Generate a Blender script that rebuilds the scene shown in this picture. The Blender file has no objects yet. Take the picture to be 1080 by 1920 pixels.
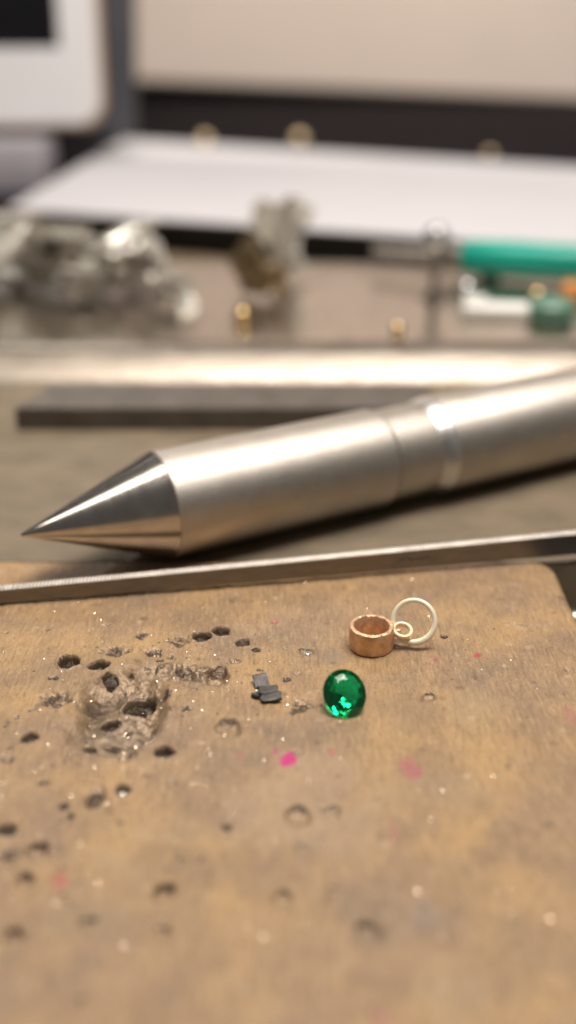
import bpy, bmesh, math, random
import numpy as np
from mathutils import Vector, Matrix
# one unit is one centimetre
S = bpy.context.scene
S.unit_settings.system = 'METRIC'; S.unit_settings.scale_length = 0.01
COL = S.collection
R = math.radians
random.seed(7); RNG = np.random.default_rng(11)
# ------------------------------------------------------------------ camera
FPX, PITCH, CH = 2050.0, R(25), 6.8
cam = bpy.data.cameras.new('camera'); camo = bpy.data.objects.new('camera', cam); COL.objects.link(camo)
camo.location = (0, 0, CH); camo.rotation_euler = (R(90) - PITCH, 0, 0)
cam.sensor_fit = 'HORIZONTAL'; cam.sensor_width = 36; cam.lens = 36 * FPX / 1080
cam.clip_start = 0.5; cam.clip_end = 600
cam.dof.use_dof = True; cam.dof.focus_distance = 12.45; cam.dof.aperture_fstop = cam.lens / 2000 / 0.205
cam.dof.aperture_blades = 0
S.camera = camo
# ------------------------------------------------------------------ world, lamps, exposure
W = bpy.data.worlds.new('World'); S.world = W; W.use_nodes = True
bg = W.node_tree.nodes['Background']; bg.inputs[0].default_value = (1.0, 0.93, 0.86, 1); bg.inputs[1].default_value = 0.09
def area(name, loc, target, sx, sy, power, color):
    l = bpy.data.lights.new(name, 'AREA'); l.shape = 'RECTANGLE'; l.size = sx; l.size_y = sy; l.energy = power; l.color = color
    o = bpy.data.objects.new(name, l); COL.objects.link(o); o.location = loc
    o.rotation_euler = (Vector(target) - Vector(loc)).to_track_quat('-Z', 'Y').to_euler(); return o
area('bench_lamp', (-5, 19, 40), (-3, 13, 0), 34, 11, 8500, (1.0, 0.90, 0.79))
area('back_glint_light', (-13, 50, 27), (0, 10, 0), 5, 6, 7500, (1.0, 0.93, 0.83))  # added low backlight that puts glints on the peg and pits
area('board_fill', (12, 14, 62), (0, 84, 4), 30, 30, 66000, (1.0, 0.93, 0.86))  # added fill for the board and tablet, aimed to miss the peg
S.view_settings.view_transform = 'Standard'; S.view_settings.look = 'None'
S.view_settings.exposure = 0; S.view_settings.gamma = 1
S.render.engine = 'CYCLES'
S.cycles.max_bounces = 16; S.cycles.transmission_bounces = 12; S.cycles.glossy_bounces = 6
S.cycles.caustics_reflective = True; S.cycles.caustics_refractive = True
S.cycles.sample_clamp_indirect = 6; S.cycles.use_denoising = True
# ------------------------------------------------------------------ helpers
FW = np.array([0, math.cos(PITCH), -math.sin(PITCH)]); UP = np.array([0, math.sin(PITCH), math.cos(PITCH)])
def at(px, py, z=0.0):
    'point of the horizontal plane z that the photograph shows at a pixel'
    d = FW * FPX + np.array([1, 0, 0]) * (px - 540) + UP * (960 - py)
    return Vector(np.array([0, 0, CH]) + d * ((z - CH) / d[2]))
def aty(px, py, y):
    'point of the upright plane y that the photograph shows at a pixel'
    d = FW * FPX + np.array([1, 0, 0]) * (px - 540) + UP * (960 - py)
    return Vector(np.array([0, 0, CH]) + d * (y / d[1]))
def depth(p): return float((np.array(p) - np.array([0, 0, CH])) @ FW)
def cm(px_len, p): return px_len / FPX * depth(p)

def tag(o, label=None, cat=None, group=None, kind=None):
    if label: o['label'] = label
    if cat: o['category'] = cat
    if group: o['group'] = group
    if kind: o['kind'] = kind
    return o
def empty(name, loc, label, cat, group=None, rot=(0, 0, 0)):
    o = bpy.data.objects.new(name, None); o.empty_display_size = .2; COL.objects.link(o)
    o.location = loc; o.rotation_euler = rot; return tag(o, label, cat, group)
def obj(name, bm, mat, parent=None, smooth=True, sharp=35, loc=None, rot=None):
    me = bpy.data.meshes.new(name)
    bmesh.ops.recalc_face_normals(bm, faces=bm.faces[:])
    if smooth:
        for f in bm.faces: f.smooth = True
        for e in bm.edges:
            if len(e.link_faces) == 2 and e.calc_face_angle(0) > R(sharp): e.smooth = False
    bm.to_mesh(me); bm.free(); me.materials.append(mat)
    o = bpy.data.objects.new(name, me); COL.objects.link(o)
    if parent: o.parent = parent
    if loc is not None: o.location = loc
    if rot is not None: o.rotation_euler = rot
    return o
def box(bm, c, s, rot=None, bev=0.0, seg=2):
    t = bmesh.new(); bmesh.ops.create_cube(t, size=1)
    for v in t.verts: v.co = Vector((v.co.x * s[0], v.co.y * s[1], v.co.z * s[2]))
    if bev: bmesh.ops.bevel(t, geom=t.edges[:], offset=bev, segments=seg, profile=.5, affect='EDGES')
    M = Matrix.Translation(Vector(c)) @ (rot.to_matrix().to_4x4() if rot is not None else Matrix())
    merge(bm, t, M); return bm
def merge(bm, t, M=Matrix()):
    mp = {}
    for v in t.verts: mp[v] = bm.verts.new(M @ v.co)
    for f in t.faces:
        try: bm.faces.new([mp[v] for v in f.verts])
        except ValueError: pass
    t.free()
def lathe(bm, prof, axis=None, origin=(0, 0, 0), n=64, close=True, sx=1.0, sy=1.0):
    'profile (t along the axis, radius); the axis is a unit vector'
    a = Vector(axis or (0, 0, 1)).normalized()
    u = a.orthogonal().normalized()
    if abs(a.z) > .99: u = Vector((1, 0, 0))
    v = a.cross(u); O = Vector(origin); rings = []
    for t, r in prof:
        if r < 1e-6: rings.append([bm.verts.new(O + a * t)])
        else: rings.append([bm.verts.new(O + a * t + (u * math.cos(k * 2 * math.pi / n) * sx + v * math.sin(k * 2 * math.pi / n) * sy) * r) for k in range(n)])
    for A, B in zip(rings, rings[1:]):
        for k in range(n):
            k2 = (k + 1) % n
            if len(A) == 1 and len(B) == 1: continue
            if len(A) == 1: bm.faces.new((A[0], B[k2], B[k]))
            elif len(B) == 1: bm.faces.new((A[k], A[k2], B[0]))
            else: bm.faces.new((A[k], A[k2], B[k2], B[k]))
    if close:
        for r in (rings[0], rings[-1]):
            if len(r) > 2: bm.faces.new(r)
    return bm
def torus(bm, c, nrm, RR, r, n=64, m=20, var=None, flat=1.0):
    a = Vector(nrm).normalized(); u = a.orthogonal().normalized()
    if abs(a.z) < .95: u = Vector((0, 0, 1)).cross(a).normalized()
    v = a.cross(u); rings = []
    for k in range(n):
        th = 2 * math.pi * k / n; d = u * math.cos(th) + v * math.sin(th); rr = r * (var(th) if var else 1)
        rings.append([bm.verts.new(Vector(c) + d * RR + (d * math.cos(q * 2 * math.pi / m) + a * math.sin(q * 2 * math.pi / m) * flat) * rr) for q in range(m)])
    for k in range(n):
        A, B = rings[k], rings[(k + 1) % n]
        for q in range(m): bm.faces.new((A[q], B[q], B[(q + 1) % m], A[(q + 1) % m]))
    return bm
def tube(bm, pts, r, m=10):
    pts = [Vector(p) for p in pts]; rings = []
    for i, p in enumerate(pts):
        t = (pts[min(i + 1, len(pts) - 1)] - pts[max(i - 1, 0)]).normalized()
        u = t.orthogonal().normalized() if i == 0 else (u - t * u.dot(t)).normalized()
        v = t.cross(u); ri = r[i] if isinstance(r, (list, tuple)) else r
        rings.append([bm.verts.new(p + (u * math.cos(q * 2 * math.pi / m) + v * math.sin(q * 2 * math.pi / m)) * ri) for q in range(m)])
    for A, B in zip(rings, rings[1:]):
        for q in range(m): bm.faces.new((A[q], A[(q + 1) % m], B[(q + 1) % m], B[q]))
    bm.faces.new(rings[0]); bm.faces.new(rings[-1]); return bm
# numpy value noise
def _hash(i, j, s):
    h = (i.astype(np.int64) * 374761393 + j.astype(np.int64) * 668265263 + s * 1442695041) & 0xffffffff
    h = ((h ^ (h >> 13)) * 1274126177) & 0xffffffff
    return ((h ^ (h >> 16)) & 0xffff) / 65535.0
def vnoise(x, y, s=0):
    i = np.floor(x); j = np.floor(y); fx = x - i; fy = y - j
    fx = fx * fx * (3 - 2 * fx); fy = fy * fy * (3 - 2 * fy)
    a = _hash(i, j, s); b = _hash(i + 1, j, s); c = _hash(i, j + 1, s); d = _hash(i + 1, j + 1, s)
    return (a * (1 - fx) + b * fx) * (1 - fy) + (c * (1 - fx) + d * fx) * fy
def fbm(x, y, s=0, o=4):
    t = 0; a = .5
    for k in range(o): t = t + a * (vnoise(x, y, s + k * 17) - .5); x = x * 2.03; y = y * 2.03; a *= .5
    return t
def sstep(a, b, x):
    t = np.clip((x - a) / (b - a), 0, 1); return t * t * (3 - 2 * t)
# ------------------------------------------------------------------ materials
class NT:
    def __init__(s, name):
        s.m = bpy.data.materials.new(name); s.m.use_nodes = True; s.t = s.m.node_tree; s.b = s.t.nodes['Principled BSDF']
        s.tc = s.t.nodes.new('ShaderNodeTexCoord')
    def n(s, ty, **kw):
        o = s.t.nodes.new(ty)
        for k, v in kw.items():
            if k.startswith('i_'):
                key = k[2:]; o.inputs[int(key) if key.isdigit() else key].default_value = v
            else: setattr(o, k, v)
        return o
    def l(s, a, b): s.t.links.new(a, b)
    def noise(s, scale, detail=4, rough=.55, stretch=None, rot=(0, 0, 0)):
        mp = s.n('ShaderNodeMapping'); s.l(s.tc.outputs['Object'], mp.inputs[0])
        if stretch: mp.inputs['Scale'].default_value = stretch
        mp.inputs['Rotation'].default_value = rot
        o = s.n('ShaderNodeTexNoise'); o.inputs['Scale'].default_value = scale; o.inputs['Detail'].default_value = detail; o.inputs['Roughness'].default_value = rough
        s.l(mp.outputs[0], o.inputs['Vector']); return o.outputs[0]
    def ramp(s, f, stops):
        o = s.n('ShaderNodeValToRGB'); e = o.color_ramp.elements
        while len(e) < len(stops): e.new(.5)
        for k, (p, c) in enumerate(stops): e[k].position = p; e[k].color = (c if len(c) == 4 else (*c, 1)) if not isinstance(c, float) else (c, c, c, 1)
        s.l(f, o.inputs[0]); return o.outputs[0]
    def mix(s, f, a, b, mode='MIX'):
        o = s.n('ShaderNodeMix', data_type='RGBA', blend_type=mode)
        for v, k in ((f, 0), (a, 6), (b, 7)):
            if hasattr(v, 'is_output'): s.l(v, o.inputs[k])
            else: o.inputs[k].default_value = v if not isinstance(v, tuple) or len(v) == 4 else (*v, 1)
        return o.outputs[2]
    def bump(s, f, strength, dist, prev=None):
        o = s.n('ShaderNodeBump'); o.inputs['Strength'].default_value = strength; o.inputs['Distance'].default_value = dist
        s.l(f, o.inputs['Height'])
        if prev is not None: s.l(prev, o.inputs['Normal'])
        return o.outputs[0]
    def set(s, **kw):
        for k, v in kw.items():
            k = k.replace('_', ' ')
            if hasattr(v, 'is_output'): s.l(v, s.b.inputs[k])
            else: s.b.inputs[k].default_value = v if not isinstance(v, tuple) or len(v) != 3 else (*v, 1)
        return s
def simple(name, c, rough=.5, metal=0.0, var=.12, vs=3.0, bump=.0, bs=20, bd=.01, stretch=None, **kw):
    t = NT(name); nz = t.noise(vs, 4, stretch=stretch)
    a = tuple(x * (1 - var) for x in c); b = tuple(min(1, x * (1 + var)) for x in c)
    t.set(Base_Color=t.ramp(nz, [(.3, a), (.7, b)]), Metallic=metal, Roughness=t.ramp(t.noise(vs * 2.3, 5), [(.3, float(max(0, rough - .07))), (.7, float(rough + .07))]))
    if bump: t.set(Normal=t.bump(t.noise(bs, 5, stretch=stretch), bump, bd))
    t.set(**kw); return t.m

def peg_material():
    t = NT('worn_wood')
    big = t.noise(.42, 3); mid = t.noise(1.7, 5, .6); fib = t.noise(1.0, 5, .65, stretch=(30, 4.5, 30)); fine = t.noise(45, 4, .6)
    c = t.ramp(big, [(.36, (.455, .285, .130)), (.52, (.37, .24, .134)), (.66, (.295, .205, .138))])
    c = t.mix(t.ramp(mid, [(.40, 0.0), (.70, .65)]), c, (.21, .14, .09))
    c = t.mix(t.ramp(fib, [(.52, 0.0), (.70, .6)]), c, (.56, .38, .20))
    c = t.mix(t.ramp(fib, [(.30, .65), (.46, 0.0)]), c, (.16, .10, .052))
    c = t.mix(t.ramp(fine, [(.34, .7), (.44, 0.0)]), c, (.13, .085, .05))
    c = t.mix(t.ramp(t.noise(26, 3, .6), [(.62, 0.0), (.70, .55)]), c, (.62, .45, .28))
    at_ = t.n('ShaderNodeVertexColor', layer_name='stain'); c = t.mix(at_.outputs['Alpha'], c, at_.outputs['Color'])
    bn = t.n('ShaderNodeAttribute', attribute_name='burnish_shade'); bf = bn.outputs['Fac']  # real burn marks plus painted pit-wall shade and lip highlights
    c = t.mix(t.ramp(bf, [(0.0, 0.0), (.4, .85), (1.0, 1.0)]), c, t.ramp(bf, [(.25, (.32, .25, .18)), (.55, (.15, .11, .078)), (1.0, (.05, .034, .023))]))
    t.set(Base_Color=c)
    r0 = t.ramp(mid, [(.3, .30), (.7, .47)]); t.set(Roughness=t.mix(t.ramp(bf, [(0.0, 0.0), (.3, 1.0)]), r0, (.24, .24, .24)))
    t.set(Metallic=t.ramp(bf, [(0.0, 0.0), (.35, .65), (1.0, .5)]))
    b = t.bump(fib, .6, .03); b = t.bump(t.noise(16, 5, .6), .55, .025, b); b = t.bump(fine, .4, .012, b)
    t.set(Normal=b); t.b.inputs['Specular IOR Level'].default_value = .55
    return t.m
M = {}
M['peg'] = peg_material()
def satin():
    t = NT('satin_steel'); sp = t.noise(55, 2, .5); g = t.noise(3, 4)
    t.set(Base_Color=t.ramp(g, [(.3, (.53, .485, .43)), (.7, (.60, .555, .50))]), Metallic=1.0, Roughness=t.ramp(sp, [(.35, .48), (.62, .42), (.72, .2)]))
    t.set(Normal=t.bump(sp, .4, .014)); return t.m
M['satin'] = satin()
def turned():
    t = NT('turned_steel'); a = t.noise(1.0, 3, .6, stretch=(3, 3, 120)); g = t.noise(4, 4)
    t.set(Base_Color=t.ramp(g, [(.3, (.56, .52, .48)), (.7, (.68, .64, .59))]), Metallic=1.0, Roughness=t.ramp(a, [(.3, .15), (.7, .25)]), Normal=t.bump(a, .12, .006))
    t.b.inputs['Anisotropic'].default_value = .0
    return t.m
M['turned'] = turned()
M['chrome'] = simple('bright_steel', (.80, .78, .75), .36, 1.0, .05)
M['file'] = simple('file_steel', (.23, .205, .18), .36, .7, .14, 2.5, .25, 14, .006, stretch=(1, 8, 8))
M['teeth'] = simple('file_teeth', (.80, .78, .75), .42, 1.0, .1)
M['ink'] = simple('dark_etch', (.03, .025, .02), .6)
M['copper'] = simple('copper', (.70, .45, .28), .48, .65, .28, 9, .8, 13, .03)
M['pale_gold'] = simple('pale_gold', (.92, .66, .42), .42, .6, .08, 9)
M['silver'] = simple('silver_wire', (1.0, .90, .68), .32, .15, .05, 12, .2, 40, .006)
M['flake'] = simple('dark_flake', (.085, .075, .072), .45, .3, .25, 14, .5, 40, .012)
M['bench'] = simple('bench_plate', (.175, .134, .086), .55, .1, .2, 1.1, .3, 9, .02, stretch=(1, 1.6, 1))
M['bar'] = simple('mill_scale_steel', (.155, .135, .118), .5, .55, .22, 2.2, .35, 12, .02)
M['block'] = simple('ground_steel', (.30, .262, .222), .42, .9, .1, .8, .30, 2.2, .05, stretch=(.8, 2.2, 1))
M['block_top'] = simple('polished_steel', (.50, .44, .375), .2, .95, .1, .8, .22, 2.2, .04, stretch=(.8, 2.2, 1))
M['white'] = simple('white_glass', (.63, .62, .635), .25, 0, .02)
M['screen'] = simple('black_glass', (.006, .006, .007), .12, 0, .05)
M['gold_edge'] = simple('tan_edge', (.55, .38, .24), .4, .4, .08)
M['slate'] = simple('slate_plastic', (.055, .056, .066), .5, 0, .1, .6)
M['lilac'] = simple('grey_aluminium', (.36, .34, .37), .42, .2, .08, .5)
M['beige'] = simple('beige_laminate', (.90, .765, .67), .55, 0, .04, .06, .1, 3, .02)
M['black'] = simple('black_cloth', (.012, .009, .011), .9, 0, .3, .4)
M['black'].node_tree.nodes['Principled BSDF'].inputs['Specular IOR Level'].default_value = .1
M['case'] = simple('black_case', (.012, .012, .013), .6, 0, .2, .5)
M['paper'] = simple('paper', (.52, .505, .525), .8, 0, .02, .2, .15, .5, .05)
M['teal'] = simple('teal_plastic', (.0, .30, .225), .32, 0, .1, 1)
M['brass'] = simple('brass', (.80, .58, .27), .22, 1.0, .1, 4)
M['worn_brass'] = simple('worn_brass', (.72, .56, .34), .5, .6, .1, 4)
M['dull_brass'] = simple('dull_brass', (.55, .44, .28), .3, .7, .25, 3)
M['foil'] = simple('crumpled_foil', (.95, .90, .84), .22, .6, .12, 1.5)
M['porcelain'] = simple('white_plastic', (.80, .79, .76), .25, 0, .03)
M['green'] = simple('grey_green_plastic', (.10, .22, .16), .4, 0, .1)
M['orange'] = simple('orange_plastic', (.70, .27, .06), .4, 0, .1)
M['pale_ball'] = simple('grey_glass_ball', (.42, .42, .42), .15, .6, .05)
M['void'] = simple('dark_floor', (.02, .017, .015), .8, 0, .3, .1)
M['rod'] = simple('clamp_steel', (.40, .37, .34), .3, 1.0, .15, 3, .2, 10, .02)
M['speck'] = simple('bright_filings', (.85, .72, .58), .2, 1.0, .2, 9)
M['bead'] = simple('silver_bead', (.85, .86, .90), .18, 1.0, .05, 9)
def emerald():
    t = NT('emerald'); t.set(Base_Color=(.03, .88, .50), Roughness=0.0, IOR=1.58); t.b.inputs['Transmission Weight'].default_value = 1
    v = t.n('ShaderNodeVolumeAbsorption'); v.inputs['Color'].default_value = (.0, .66, .38, 1); v.inputs['Density'].default_value = 3.8
    t.l(v.outputs[0], t.t.nodes['Material Output'].inputs['Volume']); return t.m
M['emerald'] = emerald()
# ------------------------------------------------------------------ setting: floor, bench, back wall
ZB = -0.04
bm = bmesh.new(); box(bm, (0, 30, -40.5), (300, 300, 1)); tag(obj('floor', bm, M['void'], smooth=False), kind='structure')
bm = bmesh.new()
box(bm, (0, 13.10 + 45, ZB - 1.3), (140, 90, 2.6), bev=.06); tag(obj('bench_top', bm, M['bench']), kind='structure')
bm = bmesh.new(); box(bm, (0, 104, 30), (200, 1, 110)); tag(obj('back_wall', bm, M['black'], smooth=False), kind='structure')
bm = bmesh.new(); box(bm, (10, 71.5, ZB + .1), (139, 63, .2), bev=.05); tag(obj('black_mat', bm, M['black']), 'black cloth mat lying along the back of the bench', 'mat')

# ------------------------------------------------------------------ bench peg with its drilled pits
XR, YB, XL, YF = 3.53, 13.05, -7.0, 1.2
def axis_coords(lo, f0, f1, hi, step, coarse):
    a = np.arange(lo, f0, coarse); b = np.arange(f0, f1, step); c = np.arange(f1, hi + 1e-6, coarse)
    return np.concatenate([a, b, c])
gx = axis_coords(XL - .32, -4.2, XR + .36, XR + .361, .0135, .08)
gy = axis_coords(YF - .32, 4.9, YB + .36, YB + .361, .0135, .08)
X, Y = np.meshgrid(gx, gy)
wob = .03 * fbm(X * 1.6, Y * 1.6, 91, 3)
rc = .30; cx = (XL + XR) / 2; cy = (YF + YB) / 2; hx = (XR - XL) / 2 - rc; hy = (YB - YF) / 2 - rc
dx = np.abs(X - cx) - hx; dy = np.abs(Y - cy) - hy
sdf = np.hypot(np.maximum(dx, 0), np.maximum(dy, 0)) + np.minimum(np.maximum(dx, dy), 0) - rc
Z = .05 * fbm(X * .5, Y * .5, 3, 3) * np.clip(-sdf, 0, 1) + .016 * fbm(X * 5, Y * 3.4, 5, 3) + .014 * fbm(X * 20, Y * 9, 8, 3) + .012 * fbm(X * 40, Y * 22, 14, 2)
burn_shade = np.zeros_like(X); stain = np.zeros(X.shape + (4,))
def window(c, r):
    i0, i1 = np.searchsorted(gx, [c.x - r, c.x + r]); j0, j1 = np.searchsorted(gy, [c.y - r, c.y + r])
    return slice(j0, j1), slice(i0, i1)
def pit(px, py, wpx, kind='hole', d=None, b=1.0, seed=[0]):
    seed[0] += 1; s = seed[0] * 7; c = at(px, py); r = cm(wpx, c) / 2; w = window(c, r * 2.2)
    x = X[w] - c.x; y = Y[w] - c.y
    th = np.arctan2(y, x); rough = {'hole': .38, 'dish': .48, 'rough': .75, 'burr': .45}[kind]
    q = np.hypot(x, y) / r * (1 + rough * 2 * fbm(np.cos(th) * 1.3 + 9 + s, np.sin(th) * 1.3 + 5, s, 3)) + rough * .5 * fbm(x / r * 2.2 + s, y / r * 2.2, s + 3, 3)
    if kind == 'hole':
        near = .26 * b * sstep(.85, .95, q) * sstep(1.35, 1.1, q) * sstep(.1, .6, -y / r); burn_shade[w] = np.maximum(burn_shade[w], near); d = d or min(.9 * r, .11); prof = sstep(1.03, .80, q)  # near lip made shiny to paint in a bright rim
        Z[w] -= d * prof; Z[w] += .09 * r * np.exp(-((q - 1.10) / .10) ** 2) * (.4 + 1.6 * vnoise(x / r * 3 + s, y / r * 3, s)); burn_shade[w] = np.maximum(burn_shade[w], b * sstep(1.02, .8, q))
        Z[w] += prof * .25 * r * fbm(x / r * 3, y / r * 3 + s, s + 5, 3)
    elif kind == 'dish':
        near = .22 * b * sstep(.82, .95, q) * sstep(1.3, 1.08, q) * sstep(.1, .6, -y / r); burn_shade[w] = np.maximum(burn_shade[w], near); d = max(d or 0, .6 * r); prof = np.clip(1 - q * q, 0, 1) ** .6  # rim highlight painted on the near side only
        Z[w] -= d * prof; burn_shade[w] = np.maximum(burn_shade[w], b * (.14 * sstep(1.02, .8, q) + .42 * sstep(1.05, .9, q) * sstep(.35, .75, y / r)))  # dark crescent on the far wall is painted shade
        Z[w] += prof * .22 * r * fbm(x / r * 3, y / r * 3 + s, s + 5, 3)
    else:
        d = d or .5 * r; prof = sstep(1.15, .4, q); nz = fbm(x / r * 2.4 + s, y / r * 2.4, s + 5, 4)
        Z[w] -= prof * (d * .7 + 1.25 * d * nz); burn_shade[w] = np.maximum(burn_shade[w], b * .85 * prof * sstep(-.25, .2, -nz + .08))
def crater():
    c = at(236, 1332); w = window(c, 1.3); x = X[w] - c.x; y = Y[w] - c.y
    q = np.hypot(x / .46, y / .70) * (1 + .9 * fbm(x * 2.2 + 4, y * 2.2, 61, 3)); prof = sstep(1.35, .6, q)
    n1 = fbm(x * 2.3 + 3, y * 1.9, 62, 3); n2 = fbm(x * 10, y * 10, 71, 3); rid = 1 - np.minimum(np.abs(fbm(x * 4.5 + 7, y * 3.6, 77, 3)) * 5, 1)
    Z[w] += prof * (.26 * n1 + .04 * n2 + .02 * rid - .20) + .05 * np.exp(-((q - 1.25) / .16) ** 2) * vnoise(x * 5, y * 5, 5)
    burn_shade[w] = np.maximum(burn_shade[w], prof * (.20 + .30 * vnoise(x * 6 + 3, y * 5, 79) + .42 * sstep(.0, .16, -n1)))
    c = at(335, 1262); w = window(c, .9); x = X[w] - c.x; y = Y[w] - c.y; q = np.hypot(x / .62, y / .22) * (1 + .9 * fbm(x * 4, y * 4, 64, 3)); prof = sstep(1.2, .6, q)
    Z[w] += prof * (.16 * fbm(x * 7, y * 7, 65, 3) - .02); burn_shade[w] = np.maximum(burn_shade[w], prof * .5 * vnoise(x * 8, y * 8, 66))
crater()
for p in [(208, 1268, 30, 'hole'), (204, 1342, 36, 'hole'), (260, 1310, 62, 'hole', .09), (214, 1386, 34, 'hole', .06), (262, 1376, 30, 'burr'), (240, 1352, 24, 'burr')]: pit(*p)
PITS = [(130, 1241, 48, 'hole'), (187, 1247, 38, 'hole'), (110, 1309, 60, 'burr'), (222, 1220, 40, 'rough'), (265, 1190, 28, 'rough'), (290, 1222, 34, 'rough'),
 (337, 1202, 40, 'rough'), (378, 1194, 37, 'hole'), (414, 1182, 37, 'hole'), (455, 1203, 28, 'hole'), (480, 1217, 17, 'hole'), (441, 1239, 20, 'dish'),
 (577, 1220, 30, 'dish', .05), (538, 1273, 17, 'hole'), (487, 1256, 12, 'hole'), (405, 1268, 62, 'dish', .07), (345, 1260, 54, 'rough', .08), (425, 1362, 52, 'dish', .07),
 (55, 1384, 34, 'hole'), (308, 1411, 42, 'hole'), (230, 1481, 30, 'hole'), (178, 1497, 52, 'rough', .12), (242, 1413, 44, 'rough'), (166, 1396, 26, 'hole', .06), (127, 1421, 18, 'dish'),
 (315, 1303, 32, 'rough'), (805, 1306, 32, 'dish', .045), (833, 1193, 15, 'hole'), (565, 1322, 48, 'rough', .05), (558, 1412, 20, 'dish'), (12, 1557, 38, 'hole'), (72, 1594, 40, 'dish', .09),
 (22, 1602, 40, 'rough'), (46, 1649, 38, 'dish', .09), (305, 1671, 42, 'dish', .09), (28, 1754, 42, 'dish', .08), (162, 1728, 34, 'dish', .06), (308, 1746, 32, 'dish', .06), (693, 1745, 54, 'dish', .03),
 (565, 1587, 26, 'dish'), (530, 1683, 44, 'dish', .03), (626, 1665, 26, 'dish', .03), (425, 1552, 20, 'hole'), (335, 1617, 26, 'dish'), (325, 1470, 22, 'dish'), (560, 1526, 52, 'dish', .035), (622, 1520, 36, 'dish', .03),
 (15, 1425, 24, 'rough'), (82, 1465, 26, 'rough'), (120, 1512, 20, 'hole'), (132, 1530, 16, 'hole'), (105, 1592, 24, 'dish'), (112, 1630, 22, 'dish'), (100, 1270, 22, 'rough'), (150, 1880, 30, 'dish', .03), (30, 1345, 16, 'rough'), (60, 1330, 16, 'rough'), (10, 1800, 20, 'dish', .03),
 (516, 1165, 12, 'dish'), (300, 1238, 14, 'hole'), (322, 1232, 18, 'rough'), (245, 1262, 16, 'rough'), (363, 1291, 16, 'dish'), (350, 1330, 20, 'rough', .02), (410, 1235, 10, 'dish'), (505, 1195, 10, 'dish'), (535, 1214, 12, 'dish'), (557, 1262, 14, 'dish')]
for p in PITS: pit(*p)
for k in range(130):                                                  # small dents thinning out to the right
    px = abs(random.gauss(0, 1)) * 330; py = random.uniform(1150, 1700)
    pit(px, py, random.uniform(4, 12), random.choice(['dish', 'dish', 'rough', 'hole']), None, random.uniform(.2, .9))
for k in range(150):
    pit(random.uniform(0, 1040), random.uniform(1080, 1880), random.uniform(3, 7), 'dish', None, random.uniform(.0, .5))
def scratch(a, b, w, d, lip=.6):
    A, B = at(*a), at(*b); c = (A + B) / 2; L = (B - A).length; win = window(c, L / 2 + w * 4)
    ax, ay = (B.x - A.x) / L, (B.y - A.y) / L; x = X[win] - A.x; y = Y[win] - A.y
    t = x * ax + y * ay; n = -x * ay + y * ax + .05 * L * fbm(t * 3 / max(L, .01), t * 0 + L * 50, 12, 2)
    env = sstep(0, .25 * L, t) * sstep(L, .75 * L, t)
    Z[win] += env * d * (-np.exp(-(n / w) ** 2) + lip * np.exp(-((n + 1.6 * w) / w) ** 2))
for a, b, w, d in [((945, 1092), (985, 1098), .018, .012), ((940, 1165), (1005, 1178), .03, .03), ((958, 1172), (1040, 1172), .022, .02), ((945, 1135), (975, 1143), .02, .02), ((985, 1148), (995, 1170), .016, .02),
                   ((912, 1098), (925, 1108), .025, .015), ((960, 1195), (1010, 1210), .014, .01), ((925, 1130), (960, 1150), .012, .008), ((700, 1690), (860, 1710), .03, .008), ((780, 1870), (880, 1830), .03, .01)]:
    scratch(a, b, w, d)
for k in range(70):
    px, py = random.uniform(20, 1040), random.uniform(1090, 1850); an = random.gauss(math.pi / 2, .5); L = random.uniform(10, 60)
    scratch((px, py), (px + math.cos(an) * L, py + math.sin(an) * L * .6), random.uniform(.007, .014), random.uniform(.003, .008))
def blot(px, py, w, h, col, a, seed):
    c = at(px, py); rx = cm(w, c) / 2; ry = cm(h, c) / 2 / .56; win = window(c, max(rx, ry) * 2)
    x = (X[win] - c.x) / rx; y = (Y[win] - c.y) / ry; q = np.hypot(x, y) + 1.3 * fbm(x * 1.8 + seed, y * 1.8, seed, 4)
    m = a * sstep(1.15, .55, q); s = stain[win]; up = m > s[..., 3]; s[up] = np.concatenate([np.broadcast_to(col, m.shape + (3,)), m[..., None]], 2)[up]
PINK = (.55, .03, .20); RED = (.42, .04, .07); DULL = (.42, .10, .14)
for a in [(541, 1425, 38, 26, PINK, .97, 1), (518, 1410, 16, 14, PINK, .5, 2), (772, 1445, 42, 44, DULL, .55, 3), (620, 1412, 16, 20, (.5, .12, .16), .55, 4), (516, 1164, 14, 8, RED, .9, 5), (484, 1177, 8, 6, RED, .7, 6), (895, 1229, 18, 10, RED, .85, 7),
          (818, 1238, 16, 16, DULL, .5, 8), (112, 1650, 26, 36, RED, .5, 9), (1070, 1340, 30, 40, DULL, .3, 10), (450, 1420, 20, 14, DULL, .3, 11), (715, 1905, 40, 24, DULL, .35, 12), (740, 1560, 26, 30, DULL, .25, 15), (620, 1232, 46, 60, (.16, .15, .14), .3, 13), (800, 1715, 64, 50, (.24, .18, .15), .6, 14), (560, 1500, 260, 200, (.45, .33, .22), .35, 16)]: blot(*a)
for k in range(260):                                                  # grime specks and pale scuffs
    px, py = random.uniform(0, 1070), random.uniform(1075, 1900); dk = random.random() < .55
    blot(px, py, random.uniform(5, 22), random.uniform(3, 12), (.12, .078, .045) if dk else (.52, .40, .27), random.uniform(.25, .7), k + 40)
for k in range(14): blot(random.uniform(0, 1070), random.uniform(1080, 1900), random.uniform(80, 260), random.uniform(40, 120), random.choice([(.24, .165, .10), (.40, .29, .17), (.30, .20, .13)]), random.uniform(.2, .4), k + 400)
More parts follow.
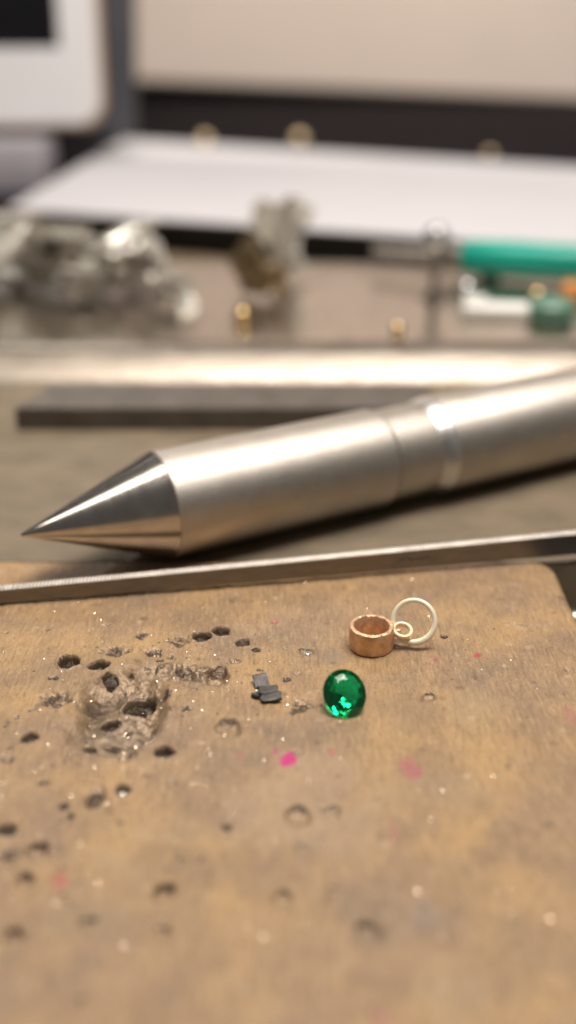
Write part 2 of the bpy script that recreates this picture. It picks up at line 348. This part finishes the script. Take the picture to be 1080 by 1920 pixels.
# rounded rim and side walls: points past the outline fold down the sides
gy_, gx_ = np.gradient(sdf, gy, gx); s_out = np.clip(sdf + wob, 0, None); edge = .10
Z -= np.where(sdf + wob > -edge, edge * .6 * np.clip((sdf + wob + edge) / edge, 0, 1) ** 2.2, 0)
XX = X - gx_ * s_out; YY = Y - gy_ * s_out; Z -= np.minimum(s_out, .32) * 5.0
ny, nx = X.shape; co = np.stack([XX, YY, Z], -1).reshape(-1, 3)
idx = np.arange(nx * ny).reshape(ny, nx)
q = np.stack([idx[:-1, :-1], idx[:-1, 1:], idx[1:, 1:], idx[1:, :-1]], -1).reshape(-1, 4)
me = bpy.data.meshes.new('bench_peg'); me.vertices.add(len(co)); me.vertices.foreach_set('co', co.ravel())
me.loops.add(q.size); me.loops.foreach_set('vertex_index', q.ravel().astype(np.int32)); me.polygons.add(len(q))
me.polygons.foreach_set('loop_start', np.arange(0, q.size, 4, dtype=np.int32)); me.polygons.foreach_set('use_smooth', np.ones(len(q), bool)); me.update(calc_edges=True)
ca = me.color_attributes.new('stain', 'FLOAT_COLOR', 'POINT'); ca.data.foreach_set('color', stain.reshape(-1).astype(np.float32))
ba = me.attributes.new('burnish_shade', 'FLOAT', 'POINT'); ba.data.foreach_set('value', burn_shade.reshape(-1).astype(np.float32))
me.materials.append(M['peg']); peg = bpy.data.objects.new('bench_peg', me); COL.objects.link(peg)
tag(peg, 'worn brown wooden bench peg pitted with drill holes, burnt crater and pink stains', 'bench peg')
def surf(x, y):
    j = min(max(int(np.searchsorted(gy, y)), 0), ny - 1); i = min(max(int(np.searchsorted(gx, x)), 0), nx - 1); return float(Z[j, i])
bm = bmesh.new(); tube(bm, [(3.0, 12.45, -.62), (4.2, 12.5, -.64), (9, 12.6, -.66)], .2, 24); box(bm, (5.5, 12.75, -1.3), (4, .5, .7), bev=.05)
tag(obj('clamp_bar', bm, M['rod']), 'grey steel clamp bar in the dark gap right of the wooden peg', 'clamp')
# ------------------------------------------------------------------ steel scriber lying on the bench
PHI = .508; ax = Vector((math.cos(PHI), math.sin(PHI), 0)); PR = .731; base = Vector((-1.73, 13.31, ZB + PR + .004))
scr = empty('steel_scriber', base - Vector((0, 0, PR)), 'thick steel scriber with polished cone point and matt grey barrel', 'scriber', rot=(0, 0, 0))
def lpart(name, prof, mat, n=128):
    # built along local Z, turned to lie along the axis
    b = bmesh.new(); lathe(b, prof, (0, 0, 1), n=n)
    o = obj(name, b, mat, scr, sharp=25); o.rotation_euler = Vector((0, 0, 1)).rotation_difference(ax).to_euler(); o.location = (0, 0, PR); return o
lpart('cone_point', [(-1.885, 0), (-1.882, .012), (-1.87, .022), (-1.55, .142), (-.02, PR - .012), (-.004, PR - .006), (0, PR - .012)], M['turned'])
lpart('barrel', [(-.002, PR - .03), (0, PR - .012), (.012, PR), (1.7, PR), (3.40, PR), (3.42, PR - .014), (3.43, PR - .09)], M['satin'])
lpart('collar', [(3.425, PR - .10), (3.445, PR - .075), (3.475, PR - .042), (4.22, PR - .042), (4.235, PR - .07)], M['satin'])
lpart('bright_ring', [(4.20, PR - .06), (4.21, PR - .038), (4.24, PR - .032), (4.40, PR + .014), (4.44, PR + .022), (4.46, PR + .018), (4.47, PR)], M['chrome'])
lpart('rear_barrel', [(4.455, PR - .04), (4.465, PR + .01), (4.49, PR + .018), (10.5, PR + .018), (10.56, PR - .06), (10.56, 0)], M['satin'])
# ------------------------------------------------------------------ flat needle file standing on its edge
fr = at(1080, 1041, 0.06); fl = at(0, 1134, 0.02)
fdir = (fr - fl); flen = fdir.length; fdir.normalize(); fx = Vector((fdir.x, fdir.y, 0)).normalized(); fn = Vector((-fx.y, fx.x, 0))
fil = empty('needle_file', fl, 'long narrow steel file with bright toothed edge lying across the peg', 'file')
TH = .075
def fh(s): return .215 + (.345 - .215) * min(1, max(0, (s + .8) / (flen + .8)))
b = bmesh.new(); N = 60; rows = []
for k in range(N + 1):
    s = -1.4 + (flen + 3.4) * k / N; h = fh(s); o_ = fdir * s
    e = .018
    sec = [(0, e), (e, 0), (TH - e, 0), (TH, e), (TH, h - e), (TH - e, h), (e, h - .018), (0, h - .032)]
    rows.append([b.verts.new(o_ + fn * u + Vector((0, 0, v))) for u, v in sec])
for A, B in zip(rows, rows[1:]):
    for k in range(8): b.faces.new((A[k], A[(k + 1) % 8], B[(k + 1) % 8], B[k]))
b.faces.new(rows[0]); b.faces.new(rows[-1]); obj('blade', b, M['file'], fil, sharp=20)
b = bmesh.new(); s = -1.3; pitch = .044
while s < flen + 1.8:
    h = fh(s) - .004; A = fdir * s; Bv = fdir * (s + pitch * .93); C_ = fdir * (s + pitch * .35)
    sk = fdir * .03; hh = .021 + random.uniform(-.003, .004)
    vs = [b.verts.new(p + Vector((0, 0, z - (.030 if u < TH / 2 else 0))) + fn * u + sk * (u / TH)) for p, z in ((A, h), (C_, h + hh), (Bv, h)) for u in (.002, TH - .004)]
    b.faces.new((vs[0], vs[1], vs[3], vs[2])); b.faces.new((vs[2], vs[3], vs[5], vs[4])); b.faces.new((vs[0], vs[2], vs[4])); b.faces.new((vs[1], vs[5], vs[3])); b.faces.new((vs[0], vs[4], vs[5], vs[1])); s += pitch
te = obj('file_teeth', b, M['teeth'], fil, smooth=False); te['kind'] = 'stuff'
# scrawled mark engraved on the face
b = bmesh.new()
def on_face(px, py):
    d = FW * FPX + np.array([1, 0, 0]) * (px - 540) + UP * (960 - py); d = Vector(d); n = fn; O = Vector((0, 0, CH))
    return O + d * ((fl - O).dot(n) / d.dot(n)) - fl
for st in ([(745, 1054), (752, 1049), (762, 1046), (772, 1047), (768, 1051), (778, 1047)], [(776, 1049), (784, 1046), (788, 1049), (794, 1045)], [(792, 1047), (800, 1043), (806, 1045)]):
    tube(b, [on_face(*p) - fn * .001 for p in st], [.003] + [.008] * (len(st) - 2) + [.003], 6)
obj('scrawled_mark', b, M['ink'], fil)
# ------------------------------------------------------------------ copper setting, silver ring, emerald
g = at(696, 1220); cz = surf(g.x, g.y)
cc = at(696, 1213); cc = Vector((cc.x, cc.y + .02, cz + .004)); RO, RI, HH = .258, .202, .285
cs = empty('copper_setting', cc, 'small copper tube setting with a side loop holding a silver ring', 'bezel setting')
b = bmesh.new(); lathe(b, [(.012, RI), (0, RI + .012), (0, RO - .012), (.012, RO), (.05, RO + .003), (HH - .05, RO + .001), (HH - .012, RO), (HH, RO - .014), (HH, RI + .012), (HH - .012, RI), (.012, RI)], n=96, close=False)
for v in b.verts: v.co += Vector((random.gauss(0, .002), random.gauss(0, .002), random.gauss(0, .0016)))
bmesh.ops.remove_doubles(b, verts=b.verts[:], dist=.0005); obj('band', b, M['copper'], cs, sharp=50)
lc = aty(755, 1182, cc.y + .03); ln = Vector((.12, -.30, .94))
b = bmesh.new(); torus(b, lc - cc, ln, .104, .031, 48, 16); obj('loop', b, M['pale_gold'], cs)
b = bmesh.new(); box(b, (lc - cc) * .5 + Vector((RO * .5, 0, (lc - cc).z * .5)) , (.07, .06, .06), bev=.02, seg=3); obj('solder_joint', b, M['copper'], cs)
vdir = (Vector((0, 0, CH)) - lc).normalized(); jn = (vdir + Vector((-.16, 0, -.02))).normalized()
dd = Vector(FW * FPX + np.array([1, 0, 0]) * (776 - 540) + UP * (960 - 1165)); jc = Vector((0, 0, CH)) + dd * ((lc + Vector((-.02, 0, -.02)) - Vector((0, 0, CH))).dot(jn) / dd.dot(jn))
b = bmesh.new(); torus(b, (0, 0, 0), jn, .243, .030, 96, 18, var=lambda t: 1 + .35 * max(0, math.cos(t + 1.0)) ** 3); jr = obj('jump_ring', b, M['silver'], loc=jc)
tag(jr, 'thin silver wire ring standing upright, linked through the copper loop', 'jump ring')
# emerald: domed top over a faceted pavilion
ec = at(645, 1326); ga, gb = .231, .264
b = bmesh.new()
def er(z, r, nn, ph=0): return [b.verts.new((ga * r * math.cos((k + ph) * 2 * math.pi / nn), gb * r * math.sin((k + ph) * 2 * math.pi / nn), z)) for k in range(nn)]
N8 = 10
tabl = er(.082, .52, N8, 0); mid_ = er(.062, .77, N8, .5); g1 = er(.016, 1, N8 * 4, 0); g0 = er(-.006, 1, N8 * 4, 0); pv = er(-.085, .60, N8, .5); cul = b.verts.new((0, 0, -.165))
apex = b.verts.new((0, 0, .086))
for k in range(N8):
    k1 = (k + 1) % N8; gk = [g1[(k * 4 + i) % (N8 * 4)] for i in range(5)]; hk = [g0[(k * 4 + i) % (N8 * 4)] for i in range(5)]
    b.faces.new((tabl[k], tabl[k1], apex)); b.faces.new((tabl[k], mid_[k], tabl[k1]))
    for i in range(4): b.faces.new((gk[i], gk[i + 1], mid_[k])); b.faces.new((hk[i + 1], hk[i], pv[k])); b.faces.new((gk[i], hk[i], hk[i + 1], gk[i + 1]))
    b.faces.new((mid_[k], gk[4], mid_[k1])); b.faces.new((mid_[k], mid_[k1], tabl[k1]))
    b.faces.new((pv[k], pv[k1], hk[4])); b.faces.new((pv[k], cul, pv[k1]))
bmesh.ops.recalc_face_normals(b, faces=b.faces[:])
me = bpy.data.meshes.new('emerald'); b.to_mesh(me); b.free(); me.materials.append(M['emerald'])
em = bpy.data.objects.new('emerald', me); COL.objects.link(em); em.rotation_euler = (R(39), R(3), R(9))
Mr = em.rotation_euler.to_matrix(); low = min((Mr @ v.co).z for v in me.vertices)
em.location = (ec.x, ec.y, surf(ec.x, ec.y) - low + .003)
tag(em, 'deep green oval emerald with domed top lying before the copper setting', 'gemstone')
# ------------------------------------------------------------------ dark solder flakes, beads and filings on the peg
def flake(px, py, w, d, rot, z, label, h=.035):
    p = at(px, py, z); b = bmesh.new(); box(b, (0, 0, 0), (w, d, h), bev=.006); bmesh.ops.subdivide_edges(b, edges=b.edges[:], cuts=2, use_grid_fill=True)
    for v in b.verts: v.co += Vector((random.gauss(0, .004), random.gauss(0, .004), random.gauss(0, .002) + .9 * v.co.x * v.co.x)) + Vector((.009 * math.sin(v.co.y * 60 + px), .007 * math.sin(v.co.x * 50 + py), 0))
    o = obj('solder_flake', b, M['flake'], loc=(p.x, p.y, surf(p.x, p.y) + z), rot=rot); return tag(o, label, 'solder chip', 'dark solder chips by the emerald')
flake(489, 1277, .15, .17, (R(24), R(-8), R(10)), .045, 'dark grey solder chip tilted up at the back of the little pile')
flake(503, 1295, .21, .12, (R(6), R(5), R(16)), .055, 'dark grey solder chip lying in the middle of the little pile')
flake(508, 1309, .215, .105, (R(8), R(-3), R(9)), .035, 'dark grey solder chip at the front of the little pile')
flake(482, 1305, .09, .10, (R(-4), R(12), R(40)), .02, 'smallest dark solder chip at the left of the pile')
for px, py, w, lab in [(305, 1415, 17, 'blue-white silver bead in the hole below the crater'), (229, 1486, 17, 'bright silver bead added as a white reflection in a hole nearer the front'), (577, 1223, 12, 'tiny silver bead in the dent left of the copper setting')]:  # the front bead stands in for a white reflection
    p = at(px, py); b = bmesh.new(); bmesh.ops.create_icosphere(b, subdivisions=3, radius=cm(w, p) / 2)
    for v in b.verts: v.co.z *= .8; v.co += Vector([.08 * cm(w, p) * fbm(np.array(v.co.x * 20 + i * 3.3 + 9), np.array(v.co.y * 20 + v.co.z * 17), 3, 2) for i in range(3)])
    tag(obj('silver_bead', b, M['bead'], loc=(p.x, p.y, surf(p.x, p.y) + cm(w, p) * .30)), lab, 'metal bead')
b = bmesh.new()
for k in range(560):
    if k >= 520: px, py = random.gauss(228, 34), random.gauss(1372, 26)  # larger specks added to stand in for glints in the crater
    elif k < 260: px, py = random.gauss(260, 150), random.gauss(1320, 110)
    else: px, py = random.uniform(0, 1040), random.uniform(1075, 1800)
    if not (0 < px < 1050 and py > 1075) or (k % 3 == 0 and 260 <= k < 520): continue
    p = at(px, py); z = surf(p.x, p.y); r = random.uniform(.004, .014) if k < 520 else random.uniform(.008, .018); m = Matrix.Translation((p.x, p.y, z + r * .25)) @ Matrix.Rotation(random.uniform(0, 6.3), 4, 'Z') @ Matrix.Rotation(random.gauss(0, .5), 4, 'X')
    t = bmesh.new(); bmesh.ops.create_icosphere(t, subdivisions=1, radius=r)
    for v in t.verts: v.co.x *= random.uniform(.7, 1.8); v.co.z *= .5
    merge(b, t, m)
tag(obj('metal_filings', b, M['speck'], smooth=False), 'tiny bright metal filings scattered over the wooden peg, plus specks added as crater glints', 'filings', kind='stuff')
# ------------------------------------------------------------------ dark steel bar behind the scriber
z1 = ZB + .40; A0 = at(30, 806, ZB); A1 = at(600, 806, ZB); T0 = at(96, 722, z1)
b = bmesh.new(); x0 = A0.x; xe = 2.6; yf = A0.y; yb = T0.y + .05
pl = [(x0, yf), (xe, yf - .02), (xe, yb), (T0.x, yb)]
lo = [b.verts.new((x, y, ZB + .002)) for x, y in pl]; hi = [b.verts.new((x, y, z1)) for x, y in pl]
for k in range(4): b.faces.new((lo[k], lo[(k + 1) % 4], hi[(k + 1) % 4], hi[k]))
b.faces.new(hi); b.faces.new(lo); bmesh.ops.bevel(b, geom=b.edges[:], offset=.03, segments=2, affect='EDGES')
tag(obj('steel_bar', b, M['bar']), 'dark square steel bar with slanted end behind the scriber', 'steel bar')
# ------------------------------------------------------------------ steel bench block, sloping front added to imitate a bright reflection
zt = ZB + .56; yf0 = at(540, 716, ZB).y; yf1 = at(540, 648, zt).y; yb = at(540, 492, zt).y
b = bmesh.new(); hb = zt - ZB; pr = [(yf0 - .10, ZB + .002), (yf0 - .09, ZB + .02), (yf0 + .06, ZB + .13), (yf0 + .22, ZB + .235), (yf0 + .38, ZB + .33), (yf0 + .56, ZB + .42), (yf1 - .02, zt - .07), (yf1 + .15, zt - .028), (yf1 + .35, zt - .007), (yf1 + .6, zt), (yb, zt), (yb, ZB + .002)]; npr = len(pr)
L_ = [b.verts.new((-26, y, z)) for y, z in pr]; R_ = [b.verts.new((26, y, z)) for y, z in pr]
for k in range(npr): b.faces.new((L_[k], L_[(k + 1) % npr], R_[(k + 1) % npr], R_[k]))
b.faces.new(L_); b.faces.new(R_)
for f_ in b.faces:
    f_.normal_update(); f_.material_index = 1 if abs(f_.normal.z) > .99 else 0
blk = obj('steel_block', b, M['block'], sharp=30); blk.data.materials.append(M['block_top']); tag(blk, 'wide polished steel bench block with a front slope added for the bright reflection', 'bench block')
# ------------------------------------------------------------------ clutter on the block
def crumple(name, c, sx, sy, sz, seed, folds, mat, n=46):
    rng = np.random.default_rng(seed); g = np.linspace(-1, 1, n); U, V = np.meshgrid(g, g); P_ = np.stack([U * 1.5, V * 1.5, U * 0], -1).reshape(-1, 3)
    P_ += rng.normal(size=P_.shape) * .012
    for k in range(folds):                                            # fold the sheet again and again along random lines
        d = rng.normal(size=3); d /= np.linalg.norm(d); a = np.cross(d, rng.normal(size=3)); a /= np.linalg.norm(a)
        cpt = P_[rng.integers(len(P_))] * .75; t = (P_ - cpt) @ d; m = t > 0; an = rng.uniform(.9, 2.5) * rng.choice([-1, 1])
        v = P_[m] - cpt; P_[m] = cpt + v * math.cos(an) + np.cross(a, v) * math.sin(an) + np.outer(v @ a, a) * (1 - math.cos(an))
        P_ -= P_.mean(0)
    ext = np.percentile(np.abs(P_), 96, axis=0); P_ = np.clip(P_ / ext, -1.15, 1.15) * np.array([sx, sy, sz]); P_[:, 2] -= P_[:, 2].min()
    b = bmesh.new(); vs = [b.verts.new(p) for p in P_]
    for r_ in range(n - 1):
        for k in range(n - 1): b.faces.new((vs[r_ * n + k], vs[r_ * n + k + 1], vs[r_ * n + n + k + 1])); b.faces.new((vs[r_ * n + k], vs[r_ * n + n + k + 1], vs[r_ * n + n + k]))
    bmesh.ops.solidify(b, geom=b.faces[:], thickness=.02)
    return obj(name, b, mat, loc=c, smooth=False)
def on(px, py): return at(px, py, zt)
for px, py, a_, b_, c_, sd, lab in [
    (88, 548, 1.2, .9, .78, 1, 'biggest crumpled silvery foil lump at the left of the steel block'),
    (245, 552, 1.0, .8, .8, 2, 'crumpled foil lump between the biggest lump and the brass scrap'),
    (5, 540, .8, .7, .8, 3, 'crumpled foil lump cut by the left picture edge'),
    (160, 575, .55, .4, .4, 4, 'small low foil scrap in front of the two big foil lumps'),
    (330, 572, .5, .4, .35, 5, 'small flat foil scrap left of the brass scrap')]:
    tag(crumple('foil_lump', on(px, py), a_, b_, c_, sd, 14, M['foil']), lab, 'foil')
tag(crumple('brass_scrap', on(478, 556), .6, .5, .66, 8, 9, M['dull_brass']), 'upright crumpled dull brass scrap in the middle of the steel block', 'brass scrap')
tag(crumple('foil_twist', on(535, 520), .7, .5, .95, 7, 9, M['foil']), 'tall pale twist of foil behind the dull brass scrap', 'foil')
def bead(px, py, d, mat, label, name='brass_bead', z=zt, cat='bead'):
    p = at(px, py, z); r = cm(d, p) / 2; b = bmesh.new(); lathe(b, [(r * .3, 0)] + [(r - r * math.cos(f) * (1 if 1 else 0), r * math.sin(f)) for f in np.linspace(.35, math.pi - .35, 13)] + [(r * 1.7, 0)], n=24)
    return tag(obj(name, b, mat, loc=p), label, cat)
bead(455, 606, 30, M['brass'], 'brass bead near the block edge below the coil')
bead(745, 628, 24, M['brass'], 'smaller brass bead standing alone in the middle right of the block')
bead(1005, 566, 26, M['brass'], 'brass bead under the teal handle beside the white cap')
bead(875, 552, 26, M['bead'], 'silver bead left of the white cap under the teal tool', 'silver_bead')
# a slim upright steel pin with a round glass head
pn = empty('ball_pin', on(812, 560), 'upright steel pin with a round grey head left of the teal tool', 'pin')
b = bmesh.new(); lathe(b, [(0, .26), (.1, .26), (.14, .1), (1.2, .09), (1.25, .0)], n=24); obj('pin_stem', b, M['rod'], pn)
b = bmesh.new(); bmesh.ops.create_uvsphere(b, u_segments=24, v_segments=14, radius=.30); obj('pin_head', b, M['pale_ball'], pn, loc=(0, 0, 1.42))
tt = empty('teal_tool', on(985, 560), 'teal handled tool lying across the right of the steel block', 'hand tool')
def seg(name, p0, p1, prof, mat):
    b = bmesh.new(); d = (p1 - p0); lathe(b, [(t * d.length, r) for t, r in prof], d.normalized(), p0 - tt.location, n=48); return obj(name, b, mat, tt)
h0 = aty(866, 480, 27.5); h1 = aty(1190, 500, 26.0)
seg('handle', h0, h1, [(0, .2), (.01, .36), (.05, .42), (.3, .45), (.55, .44), (.9, .46), (1, .40), (1, 0)], M['teal'])
seg('ferrule', h0 + (h0 - h1).normalized() * .5, h0, [(0, .0), (0, .22), (.2, .27), (1, .30)], M['rod'])
seg('shaft', h0 + (h0 - h1).normalized() * 2.3, h0 + (h0 - h1).normalized() * .5, [(0, 0), (0, .12), (1, .13), (1, 0)], M['rod'])
b = bmesh.new(); box(b, (0, 0, .18), (.5, .5, .55), bev=.1, seg=3); obj('rest', b, M['case'], tt, loc=(h0 + (h1 - h0) * .18) - tt.location - Vector((0, 0, h0.z - zt - .05)))
b = bmesh.new(); box(b, (0, 0, .14), (1.55, .6, .28), bev=.09, seg=3); box(b, (-.5, .1, .33), (.5, .4, .14), bev=.05)
tag(obj('white_cap', b, M['porcelain'], loc=on(932, 592), rot=(0, 0, R(-6))), 'shiny white plastic cap in front of the teal handle', 'cap')
b = bmesh.new(); lathe(b, [(0, .0), (0, .44), (.08, .5), (.34, .5), (.42, .42), (.42, 0)], n=40)
tag(obj('green_cap', b, M['green'], loc=on(1032, 598)), 'grey-green round cap beside the white one', 'cap')
b = bmesh.new(); lathe(b, [(0, .0), (0, .2), (.05, .24), (.3, .24), (.36, .18), (.36, 0)], n=32)
tag(obj('orange_cap', b, M['orange'], loc=on(1070, 558)), 'small orange cap at the right edge under the teal handle', 'cap')
# ------------------------------------------------------------------ black case with white paper on it
zc = 1.0
n0, n1, n2_, n3 = at(14, 392, zc), at(1500, 492, zc), at(1500, 340, zc), at(232, 262, zc)
def slab(pts, z0, z1, mat, name, bev=.0, sub=0, parent=None):
    b = bmesh.new(); lo = [b.verts.new((p.x, p.y, z0)) for p in pts]; hi = [b.verts.new((p.x, p.y, z1)) for p in pts]
    for k in range(4): b.faces.new((lo[k], lo[(k + 1) % 4], hi[(k + 1) % 4], hi[k]))
    b.faces.new(hi); b.faces.new(lo[::-1])
    if bev: bmesh.ops.bevel(b, geom=b.edges[:], offset=bev, segments=2, affect='EDGES')
    return obj(name, b, mat, parent)
inn = [n0 + Vector((1.2, .35, 0)), n1 + Vector((-.3, .35, 0)), n2_ + Vector((0, -.4, 0)), n3 + Vector((.6, -.4, 0))]
tag(slab(inn, ZB, zc - .06, M['case'], 'black_case', .08), 'flat black case lying under the white paper at the back', 'case')
tag(slab([n0, n1, n2_, n3], zc - .05, zc + .02, M['paper'], 'paper_pad', .01), 'white paper pad lying on the black case behind the clutter', 'paper')
for px, py, dd_, lab in [(385, 272, 22, 'brass bead at the left of the far paper edge'), (562, 276, 28, 'brass bead at the middle of the far paper edge'), (918, 300, 19, 'brass bead at the right of the far paper edge')]:
    bead(px, py, dd_, M['worn_brass'], lab, z=zc + .02)
# ------------------------------------------------------------------ tablet on its stand
ty = 45.0; k0 = aty(190, 232, ty); tw, tht = 17.0, 24.0
tb = empty('tablet', k0, 'white framed tablet with black screen standing at the left', 'tablet', rot=(R(-6), 0, R(2)))
def rrect(w, h, r, d, y0, seg=10):
    b = bmesh.new(); pts = []
    for cx_, cz_, a0 in ((-r, r, -90), (-r, h - r, 0), (-w + r, h - r, 90), (-w + r, r, 180)):
        for k in range(seg + 1): a = R(a0 + 90 * k / seg); pts.append((cx_ + r * math.cos(a), cz_ + r * math.sin(a)))
    f = [b.verts.new((x, y0, z)) for x, z in pts]; g_ = [b.verts.new((x, y0 + d, z)) for x, z in pts]
    for k in range(len(pts)): b.faces.new((f[k], f[(k + 1) % len(pts)], g_[(k + 1) % len(pts)], g_[k]))
    b.faces.new(f); b.faces.new(g_[::-1]); return b
obj('body', rrect(tw, tht, 1.0, .75, .06), M['gold_edge'], tb, loc=(.14, 0, -.12))
obj('front_frame', rrect(tw - .14, tht - .2, .9, .06, 0), M['white'], tb, loc=(-.02, 0, .02))
obj('screen', rrect(tw - 3.4, tht - 6, .05, .03, -.012), M['screen'], tb, loc=(-1.42, 0, 2.75))
st = empty('tablet_stand', (k0.x - 4, ty + 1.5, ZB), 'dark upright stand with grey foot behind the white tablet', 'stand')
q0 = aty(252, 262, ty + 2); q1 = aty(268, 0, ty + 2)
b = bmesh.new(); v = [(q0.x - 14, q0.z), (q0.x, q0.z), (q1.x + .5, q1.z + 18), (q0.x - 14, q1.z + 18)]
f = [b.verts.new((x, ty + 2, z)) for x, z in v]; g2 = [b.verts.new((x, ty + 3, z)) for x, z in v]
for k in range(4): b.faces.new((f[k], f[(k + 1) % 4], g2[(k + 1) % 4], g2[k]))
b.faces.new(f); b.faces.new(g2[::-1]); bmesh.ops.bevel(b, geom=b.edges[:], offset=.12, segments=2, affect='EDGES')
o = obj('back_plate', b, M['slate'], st); o.location = -st.location
fp = aty(88, 370, 43.2); b = bmesh.new(); box(b, (fp.x - 5, 44.6, 1.0), (10, 2.6, 2.1), bev=.15); o = obj('foot', b, M['lilac'], st); o.location = -st.location
# ------------------------------------------------------------------ beige board across the back
b0 = aty(250, 152, 88); b1 = aty(1080, 187, 86)
b = bmesh.new(); f = []
sl = (b1.z - b0.z) / (b1.x - b0.x)
pts = [(b0.x, 88, b0.z), (b1.x + 20, 85.2, b0.z + sl * (b1.x + 20 - b0.x)), (b1.x + 20, 85.2, 38), (b0.x + 2.6, 88, 38)]
f = [b.verts.new(p) for p in pts]; g3 = [b.verts.new((p[0], p[1] + 2.0, p[2])) for p in pts]
for k in range(4): b.faces.new((f[k], f[(k + 1) % 4], g3[(k + 1) % 4], g3[k]))
b.faces.new(f); b.faces.new(g3[::-1]); bmesh.ops.bevel(b, geom=b.edges[:], offset=.2, segments=3, affect='EDGES')
tag(obj('beige_board', b, M['beige']), 'plain beige board across the back above a black gap', 'board')
